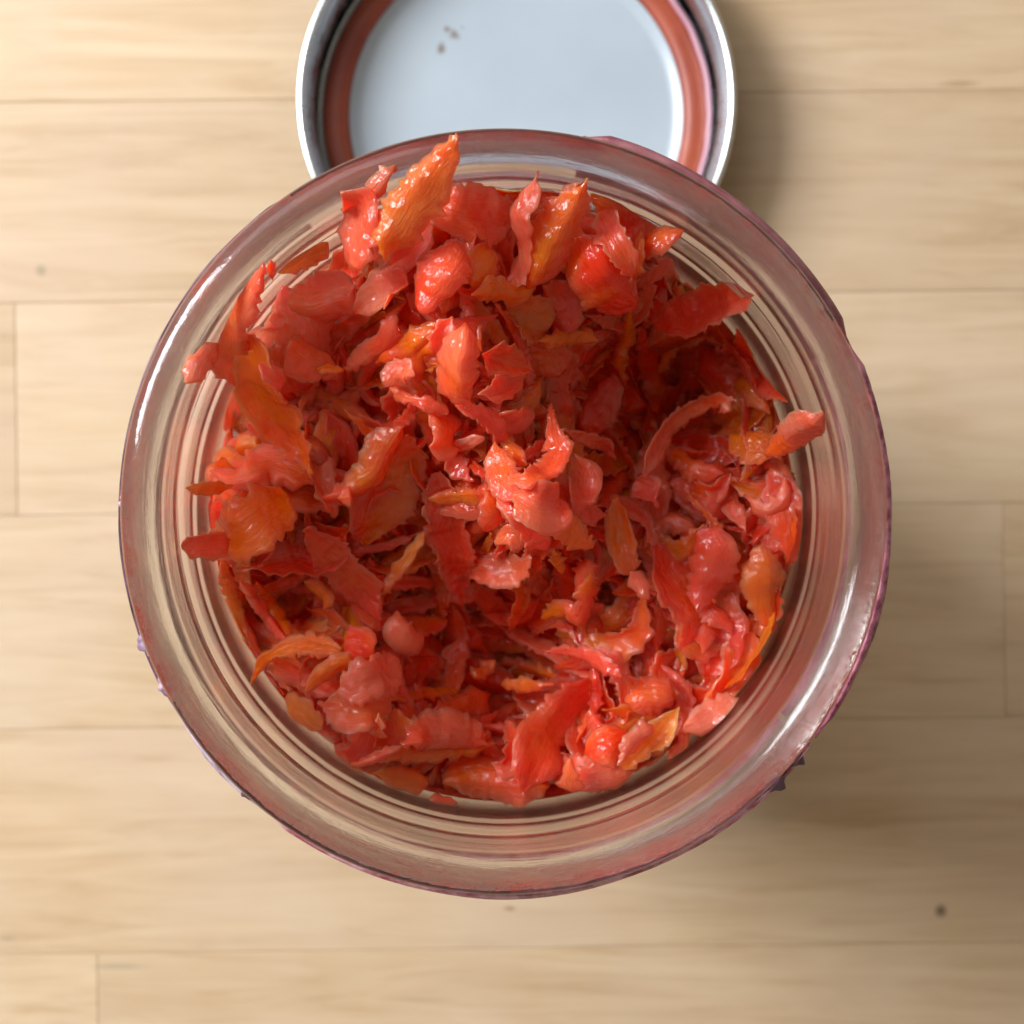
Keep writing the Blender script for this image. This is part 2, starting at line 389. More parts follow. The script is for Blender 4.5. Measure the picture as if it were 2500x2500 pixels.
pf = N('juice_residue'); pf.b.inputs['Base Color'].default_value = (0.55, 0.30, 0.38, 1); pf.b.inputs['Roughness'].default_value = 0.3
def dr2(th, r, z, i):
    q = Vector((math.cos(th)*4, math.sin(th)*4, 0))
    return r + 0.03*noise.noise(q*2), z + (0.012*(1+noise.noise(q)) if i in (1, 2) else 0)
lathe('juice_residue', [(4.10, 0.335), (4.13, 0.37), (4.22, 0.37), (4.25, 0.27), (4.18, 0.27)], pf.m, disc, seg=60, rng=(math.radians(-40), math.radians(38)), dr=dr2)

# ------------------------------------------------------------------ grated vegetables
def shred_mat():
    k = N('wet_grated_flesh'); n = k.n
    tc = n('ShaderNodeTexCoord').outputs['Object']
    col = n('ShaderNodeVertexColor', layer_name='Col').outputs[0]
    fib = n('ShaderNodeAttribute', attribute_name='fib').outputs['Vector']
    fm = n('ShaderNodeMapping', {'Vector': fib, 'Scale': (2.2, 11.0, 0.0)}).outputs[0]
    fb = n('ShaderNodeTexNoise', {'Vector': fm, 'Scale': 1.0, 'Detail': 4, 'Roughness': 0.65, 'Distortion': 0.4}).outputs[0]
    a = n('ShaderNodeTexNoise', {'Vector': tc, 'Scale': 300.0, 'Detail': 4, 'Roughness': 0.6}).outputs[0]
    c = k.mix(k.math('MULTIPLY', k.ramp(fb, [(0.48, 0.0), (0.72, 1.0)]), 0.2), col, (0.98, 0.24, 0.10))
    d = n('ShaderNodeTexNoise', {'Vector': tc, 'Scale': 120.0, 'Detail': 3}).outputs[0]
    c = k.mix(k.math('MULTIPLY', k.ramp(d, [(0.45, 0.0), (0.7, 1.0)]), 0.55), c, k.mix(1.0, c, (1.0, 0.5, 0.4), 'MULTIPLY'))
    c = k.mix(k.math('MULTIPLY', k.ramp(a, [(0.62, 0.0), (0.8, 1.0)]), 0.35), c, (0.98, 0.33, 0.26))
    c = k.mix(k.math('MULTIPLY', n('ShaderNodeSeparateXYZ', {0: fib}).outputs[2], 0.26), c, (0.98, 0.30, 0.19))
    k.l(c, k.b.inputs['Base Color'])
    k.b.subsurface_method = 'RANDOM_WALK'
    k.b.inputs['Subsurface Weight'].default_value = 1.0
    k.b.inputs['Subsurface Radius'].default_value = (1.0, 0.25, 0.12)
    k.b.inputs['Subsurface Scale'].default_value = 0.0026
    k.b.inputs['Roughness'].default_value = 0.38
    k.b.inputs['Specular IOR Level'].default_value = 0.22
    wet = k.ramp(n('ShaderNodeTexNoise', {'Vector': tc, 'Scale': 150.0, 'Detail': 2}).outputs[0], [(0.36, 0.45), (0.52, 1.0)])
    k.l(wet, k.b.inputs['Coat Weight']); k.b.inputs['Coat Roughness'].default_value = 0.08; k.b.inputs['Coat IOR'].default_value = 1.65
    b1 = n('ShaderNodeTexNoise', {'Vector': tc, 'Scale': 2000.0, 'Detail': 3, 'Roughness': 0.6}).outputs[0]
    h = k.math('ADD', k.math('MULTIPLY', b1, 0.35), k.math('MULTIPLY', fb, 1.0))
    k.l(n('ShaderNodeBump', {'Strength': 0.8, 'Distance': 0.0004, 'Height': h}).outputs[0], k.b.inputs['Normal'])
    b3 = n('ShaderNodeTexNoise', {'Vector': tc, 'Scale': 780.0, 'Detail': 1, 'Roughness': 0.4}).outputs[0]
    b4 = n('ShaderNodeTexVoronoi', {'Vector': tc, 'Scale': 900.0}).outputs[0]
    h2 = k.math('ADD', k.math('ADD', b3, k.math('MULTIPLY', b4, 0.25)), k.math('MULTIPLY', fb, 0.15))
    k.l(n('ShaderNodeBump', {'Strength': 1.0, 'Distance': 0.0008, 'Height': h2}).outputs[0], k.b.inputs['Coat Normal'])
    # thin slips let light, and a little of what lies below them, through
    tl = n('ShaderNodeBsdfTranslucent', {'Color': c})
    m1 = n('ShaderNodeMixShader', {0: 0.22, 1: k.b.outputs[0], 2: tl.outputs[0]})
    tr = n('ShaderNodeBsdfTransparent', {'Color': (1.0, 0.55, 0.45, 1)})
    eg = n('ShaderNodeSeparateXYZ', {0: fib}).outputs[2]
    thin = k.math('MINIMUM', k.math('ADD', k.ramp(d, [(0.35, 0.06), (0.65, 0.30)]), k.math('MULTIPLY', eg, 0.28)), 0.6)
    m2 = n('ShaderNodeMixShader', {0: thin, 1: m1.outputs[0], 2: tr.outputs[0]})
    k.l(m2.outputs[0], k.out.inputs['Surface'])
    return k.m
sm = shred_mat()
# pigments (albedo)
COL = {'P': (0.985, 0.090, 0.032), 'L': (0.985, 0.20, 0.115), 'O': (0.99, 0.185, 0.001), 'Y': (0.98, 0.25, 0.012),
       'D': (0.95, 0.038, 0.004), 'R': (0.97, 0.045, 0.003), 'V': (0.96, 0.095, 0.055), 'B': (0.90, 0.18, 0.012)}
bumps = [(1050, 540, 260, 2.5), (640, 820, 190, 1.7), (1130, 900, 210, 1.9), (1300, 1210, 130, 1.9), (1490, 620, 150, 1.9),
         (570, 1270, 130, 1.3), (860, 1720, 180, .9), (830, 1150, 180, .9), (1640, 930, 150, -1.5), (1250, 1630, 170, -1.4), (1050, 1520, 150, -.4),
         (1870, 1300, 160, .3), (1420, 1860, 150, .5), (1500, 1100, 120, -.5), (700, 1480, 90, -.7)]
def hmap(x, y):
    s = 13.3
    for (bx, by, r, h_) in bumps: s += h_*math.exp(-((x-bx)**2+(y-by)**2)/(2*(r*.75)**2))
    return min(s, 16.3)
RIN = 3.80
def lift(x, y, z):
    """height that keeps a point inside the glass"""
    rho = math.hypot(x-1238, y-1251)
    return max(z, min(H - RIN*PX/T/max(rho, 1), 16.65))
def cr(p0, p1, p2, p3, t):
    return 0.5*((2*p1)+(-p0+p2)*t+(2*p0-5*p1+4*p2-p3)*t*t+(-p0+3*p1-3*p2+p3)*t*t*t)
WS = 1.08
def shred_geo(pts, c1, c2, seed, absz=False, thick=0.10, roll=None, cup=None, crump=1.0, free=False, res=1.0, over=False, pull=False):
    """pts: (px, py, width in px, height above heap). A ragged, cupped, crumpled slip of flesh."""
    r = random.Random(seed); thick = max(.045, thick*.36); crump *= .68; cup = cup*.55 if cup is not None else None
    P = []
    for q in pts:
        zz = q[3] if absz else hmap(q[0], q[1]) + q[3]
        if pull:
            rho = math.hypot(q[0]-1238, q[1]-1251); lim_ = 3.66*PX/T/(H-zz)
            if rho > lim_: q = (1238+(q[0]-1238)*lim_/rho, 1251+(q[1]-1251)*lim_/rho, q[2], q[3])
        if not over and not absz: zz = lift(q[0], q[1], zz)
        v = pt(q[0], q[1], zz); P.append((v, max(q[2], 4)*T*(H-zz)/PX))
    if not over and not pull and not absz:
        for i_ in range(len(P)):
            zi = P[i_][0].z
            for j_ in range(len(P)):
                dd = (P[i_][0]-P[j_][0]).to_2d().length
                if P[j_][0].z > 14.6: zi = max(zi, P[j_][0].z-.9*dd)
            if zi > P[i_][0].z+1e-6:
                v = pt(pts[i_][0], pts[i_][1], zi); P[i_] = (v, max(pts[i_][2], 4)*T*(H-zi)/PX)
    if len(P) == 1: P.append((P[0][0]+Vector((.1, 0, 0)), P[0][1]))
    ext = lambda a, b: (a[0]*2-b[0], a[1])
    Q = [ext(P[0], P[1])] + P + [ext(P[-1], P[-2])]
    L = sum((P[i+1][0]-P[i][0]).length for i in range(len(P)-1))
    nu = max(12, int(L/0.03*res)); wmax = max(p[1] for p in P)
    nv = max(6, min(20, int(wmax/0.045*res)))
    roll0 = r.uniform(-.55, .55) if roll is None else roll
    rollv = r.uniform(-.9, .9)
    cup = r.uniform(-.35, .35) if cup is None else cup
    o3 = Vector((r.uniform(-50, 50), r.uniform(-50, 50), r.uniform(-50, 50)))
    top = []; bot = []; cols = []; fibs = []
    spine = []; fold = r.choice((-1, 1))*r.uniform(.15, .75)*min(1, .5+crump); u0 = r.uniform(-.5, .5)
    for i in range(nu+1):
        t = i/nu*(len(P)-1); k = min(int(t), len(P)-2); f = t-k
        c = cr(Q[k][0], Q[k+1][0], Q[k+2][0], Q[k+3][0], f)
        wd = cr(Q[k][1], Q[k+1][1], Q[k+2][1], Q[k+3][1], f)
        spine.append((c, max(wd, .02)))
    for i in range(nu+1):
        c, wd = spine[i]
        tg = (spine[min(i+1, nu)][0]-spine[max(i-1, 0)][0])
        tg = tg.normalized() if tg.length > 1e-6 else Vector((1, 0, 0))
        lat = tg.cross(Vector((0, 0, 1)))
        lat = lat.normalized() if lat.length > .1 else Vector((1, 0, 0))
        s = i/nu
        a = roll0 + rollv*(s-.5)
        lat = Matrix.Rotation(a, 3, tg) @ lat
        nrm = lat.cross(tg).normalized()
        if nrm.z < 0: nrm = -nrm
        endf = min(1, min(s, 1-s)/.16)**.75      # torn, tapering ends
        half = .5*WS*wd/max(.62, math.cos(a))*(.12+.88*endf)
        qa = c*2.6+o3; ja = max(.08, .55+1.8*noise.noise(c*1.9-o3))
        wl_ = half*(1+.26*noise.noise(qa)+.16*noise.noise(qa*2.2)) + .03*noise.noise(qa*3.3)
        wr_ = half*(1+.26*noise.noise(qa+Vector((9, 0, 0)))+.16*noise.noise(qa*2.2+Vector((9, 0, 0)))) + .03*noise.noise(qa*3.3+Vector((5, 5, 0)))
        ja = min(ja*1.3, 1.0); jl = ja*(.075*noise.noise(qa*5.1+o3)+.04*noise.noise(qa*9.3) + .015*noise.noise(qa*21)); jr = ja*(.075*noise.noise(qa*5.1-o3)+.04*noise.noise(qa*9.3+Vector((5, 5, 0))) + .015*noise.noise(qa*21+Vector((5, 5, 0))))
        jl = max(jl, -.6*wl_); jr = max(jr, -.6*wr_)
        wl_ = max(wl_, .012); wr_ = max(wr_, .012)
        for j in range(nv+1):
            u = -1+2*j/nv
            p = c + lat*(u*(wr_ if u > 0 else wl_) + (jr if u > 0 else -jl)*u**4)
            if i in (0, nu): p += tg*(.09*noise.noise(p*6+o3))*(1 if i else -1)
            q = p*1.5+o3
            hgt = cup*half*(u*u-.4) + fold*min(half, .3)*(.45-(((u-u0)**2+.02)**.5)) + crump*(min(.16, half*.45)*noise.noise(q) + .05*noise.noise(q*2.2) + .045*(.35-abs(noise.noise(q*1.9+Vector((7, 3, 1))))) + .02*(.3-abs(noise.noise(q*4.3))) + .008*noise.noise(q*9))
            edge = max(0, 1-abs(u)**5)*min(1, endf+.15)
            th = thick*(.18+.82*edge)*(1+.25*noise.noise(q*3))
            pc = p + nrm*hgt
            up = pc + nrm*(th*.5 + .008*noise.noise(p*16+o3)*edge); dn = pc - nrm*th*.5
            for w_, lst in ((up, top), (dn, bot)):
                if not over:
                    dx, dy = w_.x-JX, w_.y-JY; rr = math.hypot(dx, dy)
                    lim = 3.825
                    if rr > lim and w_.z < 16.5: w_ = Vector((JX+dx*lim/rr, JY+dy*lim/rr, w_.z))
                lst.append(w_)
            m = min(1, max(0, .5 + 1.5*fbm(p*1.3+o3*.7, 2)))
            if abs(s-.5) > .5: m = m
            e = abs(u)**6
            col = [c1[x]*(1-m)+c2[x]*m for x in range(3)]
            col = [col[x]*(1-.22*e)+(.93, .42, .30)[x]*.22*e for x in range(3)]
            m2 = max(0, min(.75, 1.9*noise.noise(p*.8-o3*.6)))*(1-.6*abs(u))
            col = [col[x]*(1-m2)+(.99, .15, .003)[x]*m2 for x in range(3)]
            cols.append(col); fibs.append((s*L*2+o3.x, u*half*2+o3.y, abs(u)**3))
    n = (nu+1)*(nv+1); vs = top+bot; fs = []
    W = nv+1
    for i in range(nu):
        for j in range(nv):
            a = i*W+j
            fs.append((a, a+1, a+W+1, a+W)); fs.append((n+a, n+a+W, n+a+W+1, n+a+1))
    for i in range(nu):
        a = i*W; fs.append((a, a+W, n+a+W, n+a)); a = i*W+nv; fs.append((a, n+a, n+a+W, a+W))
    for j in range(nv):
        fs.append((j, n+j, n+j+1, j+1)); a = nu*W+j; fs.append((a, a+1, n+a+1, n+a))
    return vs, fs, cols+cols, fibs+fibs
def shred(name, label, cc, pts, seed, group, **kw):
    c1, c2 = COL[cc[0]], COL[cc[-1]]
    vs, fs, cols, fb = shred_geo(pts, c1, c2, seed, **kw)
    cen = sum(vs, Vector())/len(vs); cen.z = min(v.z for v in vs)
    o = mesh_obj(name, [tuple((v-cen)*CM) for v in vs], fs, sm, cols=cols, loc=tuple(cen*CM), fib=fb)
    tag(o, label, 'vegetable shred', group)
    return o

GR = 'grated vegetable shreds heaped in the jar'
# label | colours | points (px, py, width px, cm above the heap) | options
HERO = [
 ('long orange shred leaning up over the back rim of the jar', 'OB', [(1118,330,50,17.2),(1085,388,80,17.0),(1035,455,105,16.85),(985,530,125,16.7),(950,590,90,16.6),(938,630,20,16.5)], dict(roll=.1, cup=-.15, over=True, absz=True, thick=.11)),
 ('pale pink folded slip left of the tall orange shred', 'PL', [(835,470,50,.5),(880,505,90,.6),(875,590,105,.5),(862,662,60,.45)], dict(roll=.5)),
 ('small tan-tipped slip hidden under the tall orange shred', 'PL', [(960,410,16,.7),(925,450,40,.5),(900,490,40,.4)], {}),
 ('glossy rough pink slab right of the tall orange shred', 'LP', [(1050,500,70,.4),(1110,520,130,.5),(1180,530,120,.5),(1250,545,70,.4)], dict(thick=.2, roll=-.1, crump=1.3)),
 ('thick glossy salmon wedge with a blunt lower end, below the rough pink slab', 'PR', [(1120,590,80,.4),(1080,650,115,.55),(1040,715,95,.6),(1015,745,70,.6)], dict(thick=.28, roll=.2, cup=-.3)),
 ('small orange leaf-shaped piece right of the blunt salmon wedge', 'OR', [(1195,585,30,.5),(1180,640,80,.55),(1155,700,55,.45)], dict(roll=-.3)),
 ('twisted pink strand pointing up to the back rim, right of the rough slab', 'LP', [(1312,425,8,.9),(1300,475,42,.7),(1275,530,46,.6),(1283,610,38,.5),(1262,670,42,.5),(1225,700,30,.5)], dict(roll=.9, cup=.2)),
 ('pale orange horizontal slip under the twisted pink strand', 'YO', [(1150,718,24,.65),(1205,712,50,.65),(1260,718,54,.6),(1310,700,30,.5)], dict(roll=.5)),
 ('deep red slab at the back behind the twisted pink strand', 'RP', [(1170,468,40,.1),(1240,475,70,.2),(1310,470,90,.2),(1370,480,60,.1)], dict(roll=.2)),
 ('upright orange sail-shaped shred with a pointed top at the back', 'OP', [(1432,440,14,1.0),(1405,490,75,.8),(1365,560,105,.5),(1325,640,90,.3),(1285,705,40,.2)], dict(roll=-.25, thick=.14)),
 ('thin pink rib along the edge of the orange sail-shaped shred', 'LV', [(1420,445,12,1.1),(1385,470,22,1.0),(1345,505,10,.9)], {}),
 ('broad orange fold nearest the upper right glass wall', 'OP', [(1440,475,50,.5),(1500,500,90,.7),(1545,550,90,.7),(1550,610,50,.6)], dict(roll=.5, cup=-.5)),
 ('large bumpy orange block with a wide glossy lower end', 'OR', [(1400,575,70,.4),(1435,630,130,.6),(1480,690,135,.8),(1525,735,100,.9),(1550,752,60,.85)], dict(thick=.30, roll=.15, cup=-.35)),
 ('pink flap lying over the large bumpy orange block', 'VP', [(1470,505,30,.95),(1495,570,70,1.05),(1525,630,60,1.05),(1545,685,16,1.0)], dict(roll=.35)),
 ('narrow orange ribbon edge right of the bumpy orange block', 'YO', [(1564,562,8,1.1),(1556,620,24,1.1),(1552,680,18,1.0)], dict(roll=1.0)),
 ('thin orange strand hanging below the bumpy orange block', 'OY', [(1540,755,30,.6),(1530,820,34,.4),(1512,875,38,.5),(1520,910,20,.5),(1532,948,6,.5)], dict(roll=.3, thick=.12)),
 ('purplish pink lobe left of the hanging orange strand', 'VV', [(1330,690,50,.45),(1365,735,75,.55),(1370,780,70,.55),(1350,815,40,.5)], dict(thick=.16)),
 ('dull orange sheet curling under the purplish lobe', 'OB', [(1240,745,70,.3),(1290,775,100,.35),(1330,815,60,.35)], dict(cup=.5)),
 ('bright orange horizontal tongue below the purplish lobe', 'YO', [(1315,832,26,.75),(1365,830,36,.8),(1420,822,34,.8),(1458,832,22,.8)], dict(roll=.3, thick=.18)),
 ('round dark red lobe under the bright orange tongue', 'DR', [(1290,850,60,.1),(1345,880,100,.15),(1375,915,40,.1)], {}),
 ('small pink shoot pointing right near the upper right glass', 'VP', [(1575,690,22,.3),(1615,655,34,.5),(1640,630,18,.6)], {}),
 ('dark ragged flake touching the upper right glass wall', 'DV', [(1560,600,60,.4),(1620,580,66,.4),(1668,565,26,.4)], {}),
 ('pale pink ragged piece reaching right against the glass wall', 'VP', [(1600,800,60,13.6),(1680,770,90,14.1),(1750,745,95,14.6),(1815,715,70,15.2),(1868,700,24,15.7)], dict(roll=-.1, crump=1.4, absz=True)),
 ('crimson creased flake along the right glass wall', 'VD', [(1800,800,26,.1),(1840,880,60,.1),(1885,945,60,.1),(1925,985,20,.1)], dict(roll=.5)),
 ('squarish pink nub stuck alone to the right glass wall', 'LP', [(1870,1110,40,14.2),(1925,1075,60,14.9),(1970,1040,95,15.6),(2008,1012,84,15.9)], dict(thick=.16, roll=0, absz=True, cup=-.1)),
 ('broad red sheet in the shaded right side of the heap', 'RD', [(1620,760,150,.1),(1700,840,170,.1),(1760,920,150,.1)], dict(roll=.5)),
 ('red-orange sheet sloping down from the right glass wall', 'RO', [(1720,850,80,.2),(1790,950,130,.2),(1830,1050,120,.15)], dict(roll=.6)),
 ('curved pale pink strip arching over the dark hollow at right', 'LP', [(1570,1160,40,1.2),(1600,1090,45,1.45),(1640,1035,36,1.6),(1700,995,34,1.6),(1750,975,34,1.5),(1798,978,14,1.4)], dict(roll=.5, thick=.12)),
 ('tiny torn tab hanging from the pale curved strip at right', 'L', [(1765,985,30,1.45),(1780,1005,16,1.4)], {}),
 ('dark orange slab against the right side below the crimson flake', 'OR', [(1780,1060,50,.3),(1840,1085,90,.4),(1885,1110,60,.35)], dict(roll=-.4)),
 ('pale diamond-shaped flake right of the central ring of pink shreds', 'PV', [(1550,1175,40,.8),(1580,1195,70,.8),(1600,1235,12,.7)], {}),
 ('large glossy salmon chunk in the upper middle of the heap', 'LR', [(1135,785,55,.8),(1120,840,95,.95),(1108,900,112,1.0),(1120,955,85,.9),(1145,990,25,.8)], dict(thick=.34, roll=.1, cup=-.45)),
 ('rounded salmon nub left of the large glossy chunk', 'LP', [(1105,772,26,.7),(1080,815,62,.75),(1068,858,46,.65)], dict(thick=.24)),
 ('pale leaf-shaped flake right of the large glossy chunk', 'LP', [(1172,962,14,.55),(1210,955,58,.6),(1250,930,58,.6),(1284,918,14,.6)], dict(roll=-.1, crump=.6)),
 ('orange-pink tapering piece above the pale leaf-shaped flake', 'RP', [(1180,865,60,.45),(1240,885,70,.5),(1302,907,12,.5)], {}),
 ('frilled pale tip of a thin strand left of the glossy chunk', 'LV', [(950,945,40,.75),(965,915,66,.8),(985,905,56,.8),(1010,915,20,.8)], dict(thick=.05, crump=1.5)),
 ('thin curling pink strand running right from the frilled tip', 'PV', [(952,938,32,.7),(985,968,30,.65),(1045,985,32,.6),(1100,1012,30,.6)], dict(thick=.16, cup=-.4)),
 ('rough glistening pink chunk below the thin curling strand', 'LP', [(1050,1005,50,.6),(1085,1045,88,.7),(1095,1080,90,.7),(1120,1095,40,.6)], dict(thick=.26)),
 ('small pale sliver right of the glistening pink chunk', 'LL', [(1105,1098,20,.75),(1150,1078,26,.8),(1186,1066,10,.8)], dict(roll=.7)),
 ('dusky pink bridge between the glossy chunk and the pink ring', 'VP', [(1118,992,26,.6),(1175,1020,38,.65),(1230,1065,46,.65)], dict(thick=.16)),
 ('rounded translucent leaf above the ring of pink shreds', 'VL', [(1222,1005,40,.6),(1262,1020,66,.65),(1308,1012,22,.65)], dict(crump=.7)),
 ('curved right arm of the pink ring in the middle', 'LP', [(1345,990,12,.7),(1352,1045,40,.85),(1362,1105,58,.95),(1335,1150,60,1.0),(1285,1172,46,1.0),(1235,1168,20,.9)], dict(roll=.5, thick=.16)),
 ('left arm of the pink ring sloping down in the middle', 'PV', [(1210,1078,16,.8),(1212,1120,50,.85),(1232,1180,80,.9),(1262,1225,60,.85)], dict(roll=.3)),
 ('orange tongue inside the pink ring', 'OR', [(1225,1090,30,.3),(1262,1110,46,.3),(1282,1132,20,.3)], {}),
 ('bubbly glossy salmon plate just below the pink ring', 'LR', [(1255,1205,60,1.0),(1310,1235,115,1.1),(1360,1245,90,1.05),(1385,1230,30,1.0)], dict(thick=.2, roll=-.15)),
 ('bright orange pointed tip below the bubbly glossy plate', 'OO', [(1345,1275,60,1.0),(1390,1295,75,1.0),(1425,1325,50,.95),(1448,1338,14,.9)], dict(roll=.1, crump=.5)),
 ('slim pink strip on the lower left edge of the glossy plate', 'LP', [(1215,1210,30,.9),(1255,1255,36,.95),(1300,1295,40,.95),(1345,1320,30,.95)], dict(thick=.14)),
 ('ragged pink scrap hanging at the bottom of the glossy plate', 'VP', [(1290,1300,40,.8),(1320,1320,50,.75),(1335,1345,10,.7)], {}),
 ('pointed dusky flake left of the pink ring', 'VP', [(1095,1110,30,.3),(1120,1145,60,.35),(1150,1168,10,.35)], {}),
 ('torn dusky flake below the left arm of the ring', 'VD', [(1190,1205,46,.4),(1205,1255,60,.4),(1185,1300,30,.35)], {}),
 ('small frayed pale flake under the slim pink strip', 'LV', [(1205,1322,14,.7),(1245,1308,46,.7),(1288,1325,36,.7)], dict(thick=.05, crump=1.4)),
 ('long hanging pink strip right of the pink ring', 'PV', [(1400,1110,60,.9),(1425,1170,80,1.0),(1425,1225,66,1.05),(1440,1252,50,1.0),(1482,1258,8,1.0)], dict(roll=-.2, cup=.3)),
 ('bright pink strip with a hooked tip, right of the ring', 'LP', [(1375,1050,18,1.0),(1435,1070,32,1.15),(1480,1088,30,1.2),(1502,1118,14,1.2)], dict(roll=.5, thick=.13)),
 ('dusky translucent strip above the hook-tipped pink strip', 'VD', [(1497,915,34,.6),(1478,965,60,.65),(1445,1020,84,.6),(1440,1065,60,.5)], dict(crump=1.3)),
 ('upright orange strip below right of the hanging pink strip', 'OO', [(1505,1215,30,.7),(1512,1290,60,.75),(1525,1360,52,.75),(1540,1400,40,.7)], dict(roll=.2, thick=.15)),
 ('pink frayed foot at the lower end of the upright orange strip', 'LP', [(1540,1395,36,.8),(1565,1430,42,.8),(1582,1462,22,.8)], dict(thick=.18)),
 ('long orange peel-like shred at the left of the heap', 'OO', [(600,815,50,.9),(618,880,90,1.1),(650,975,108,1.2),(700,1050,92,1.2),(738,1105,56,1.15),(758,1155,8,1.1)], dict(roll=.15, cup=.25, thick=.12)),
 ('soft pink mass between the long orange peel and the left glass', 'LP', [(650,645,30,.3),(615,720,85,.4),(570,790,95,.5),(550,870,95,.5),(575,940,60,.5)], dict(thick=.24)),
 ('small orange tip poking up beside the upper left glass', 'OR', [(660,640,20,.9),(664,672,26,.8)], {}),
 ('pale pink flap spread on the left glass wall', 'PL', [(455,935,50,.2),(485,880,66,.2),(530,840,46,.2)], dict(crump=.6)),
 ('large pale rounded flake at the upper left of the heap', 'LP', [(700,735,60,.5),(770,735,105,.6),(835,715,105,.65),(865,700,40,.6)], dict(roll=.1, crump=.7)),
 ('broad red-orange sheet behind the long orange peel', 'RP', [(690,700,110,.0),(720,800,170,.1),(710,900,170,.1),(760,950,70,.1)], dict(crump=.8)),
 ('pale lens-shaped flake right of the long orange peel', 'VL', [(700,835,40,.55),(750,875,86,.6),(800,905,50,.55),(825,930,10,.5)], {}),
 ('pink strand running up right from the heart of the upper left', 'PL', [(838,905,26,.5),(885,870,40,.55),(935,830,44,.55),(965,770,60,.45)], dict(thick=.18)),
 ('small light orange point under the pale lens-shaped flake', 'YO', [(768,905,14,.8),(800,898,26,.85),(836,903,8,.85)], {}),
 ('lilac oval flake lying on the long orange peel', 'VL', [(630,890,24,1.4),(665,912,46,1.45),(700,932,36,1.4)], dict(thick=.04, crump=.4)),
 ('bright orange piece against the upper left glass wall', 'OO', [(690,665,40,.0),(745,625,70,.0),(800,595,60,.0)], dict(crump=.5)),
 ('star-shaped pink flake above the red hollow at upper left', 'LP', [(862,768,16,.5),(900,735,64,.55),(950,705,80,.55),(1000,695,46,.5)], {}),
 ('wavy pink slab at the left below the orange peel', 'VP', [(515,1150,26,.4),(590,1160,80,.5),(660,1135,110,.55),(730,1160,84,.5),(762,1180,20,.45)], dict(roll=-.15)),
 ('pointed pale orange sliver touching the left glass', 'YO', [(456,1190,8,.7),(505,1192,26,.7),(560,1188,26,.7)], dict(thick=.14)),
 ('large orange leaf-shaped shred at the left wall', 'OO', [(695,1195,50,.85),(665,1235,115,.95),(605,1285,125,1.0),(545,1322,88,.95),(495,1335,50,.9)], dict(roll=-.1, cup=-.2, thick=.11)),
 ('square pink tip joined to the orange leaf-shaped shred at the left wall', 'LP', [(448,1332,44,.9),(490,1330,60,.98),(560,1322,60,1.0)], dict(thick=.14, crump=.6)),
 ('bright orange patch glowing behind the wavy pink slab', 'OO', [(580,1100,60,.0),(640,1085,70,.0)], {}),
 ('broad salmon sheet below the large orange leaf', 'PR', [(590,1375,50,.1),(680,1355,110,.2),(780,1340,130,.25),(850,1290,80,.3)], dict(crump=.8)),
 ('long diagonal pink strip with a serrated edge, lower left of centre', 'PV', [(745,1285,40,.5),(800,1345,80,.6),(855,1410,90,.65),(905,1465,70,.6),(925,1525,10,.5)], dict(roll=.3)),
 ('narrow straight shred with a shiny end, lower left', 'LP', [(588,1418,26,.7),(622,1465,30,.75),(660,1520,30,.8),(700,1568,22,.8)], dict(thick=.2, cup=-.4)),
 ('orange strip beside the narrow shiny-ended shred', 'OO', [(625,1420,12,.5),(665,1480,30,.55),(712,1560,26,.6)], {}),
 ('small pale orange hook above the lower left hollow', 'YP', [(738,1415,12,.6),(768,1438,40,.65),(795,1462,34,.65),(790,1490,10,.6)], {}),
 ('bright orange sheet pressed flat on the lower left glass', 'OO', [(545,1360,26,.0),(562,1450,40,.0),(592,1530,36,.0),(632,1595,20,.0)], dict(roll=.0, crump=.3)),
 ('sweeping orange-pink curve left of centre', 'PO', [(985,1035,30,.5),(945,1090,70,.6),(905,1160,70,.65),(840,1205,60,.6),(790,1215,40,.55)], dict(roll=-.5)),
 ('large dull orange sheet left of the centre', 'OR', [(1000,1060,70,.2),(960,1150,140,.25),(915,1250,140,.3),(890,1330,80,.3)], dict(crump=.8)),
 ('small pink knob on the sweeping orange-pink curve', 'LP', [(830,1215,30,.8),(860,1215,50,.85)], dict(thick=.2)),
 ('yellowish translucent strip crossing the lower left of centre', 'YB', [(930,1455,18,.7),(970,1395,32,.75),(1020,1330,26,.7),(1035,1300,10,.6)], {}),
 ('upright dark pink strip in the middle below the chunks', 'DV', [(1065,1150,60,.3),(1095,1260,95,.4),(1112,1370,84,.45),(1130,1480,14,.45)], dict(roll=.2)),
 ('pink leaf pointing left in the middle of the lower half', 'PL', [(1138,1412,14,.5),(1195,1395,70,.6),(1255,1395,80,.6),(1295,1365,30,.55)], dict(roll=-.2)),
 ('small orange hook below the bright orange tip', 'YO', [(1352,1340,20,.6),(1362,1370,26,.6),(1378,1400,8,.55)], {}),
 ('arching orange shred at the lower left wall', 'OO', [(612,1668,10,.9),(645,1615,32,1.0),(700,1580,46,1.1),(770,1575,50,1.1),(840,1590,56,1.0)], dict(thick=.22, cup=-.3)),
 ('bumpy orange nub at the end of the arching orange shred', 'OR', [(835,1565,50,.95),(875,1575,80,1.0),(905,1600,56,.95)], dict(thick=.3)),
 ('second orange shred curving below the arching one', 'OO', [(742,1692,12,.7),(780,1650,40,.8),(825,1625,56,.85),(865,1615,50,.85)], dict(thick=.18)),
 ('shiny pink slab below the bumpy orange nub', 'LP', [(825,1690,50,.7),(880,1670,90,.75),(935,1645,95,.75),(975,1620,70,.7)], dict(thick=.18)),
 ('ragged salmon slab lowest at the left of the heap', 'LR', [(785,1720,40,.5),(840,1735,100,.6),(910,1725,90,.6),(960,1745,40,.55)], dict(roll=-.2)),
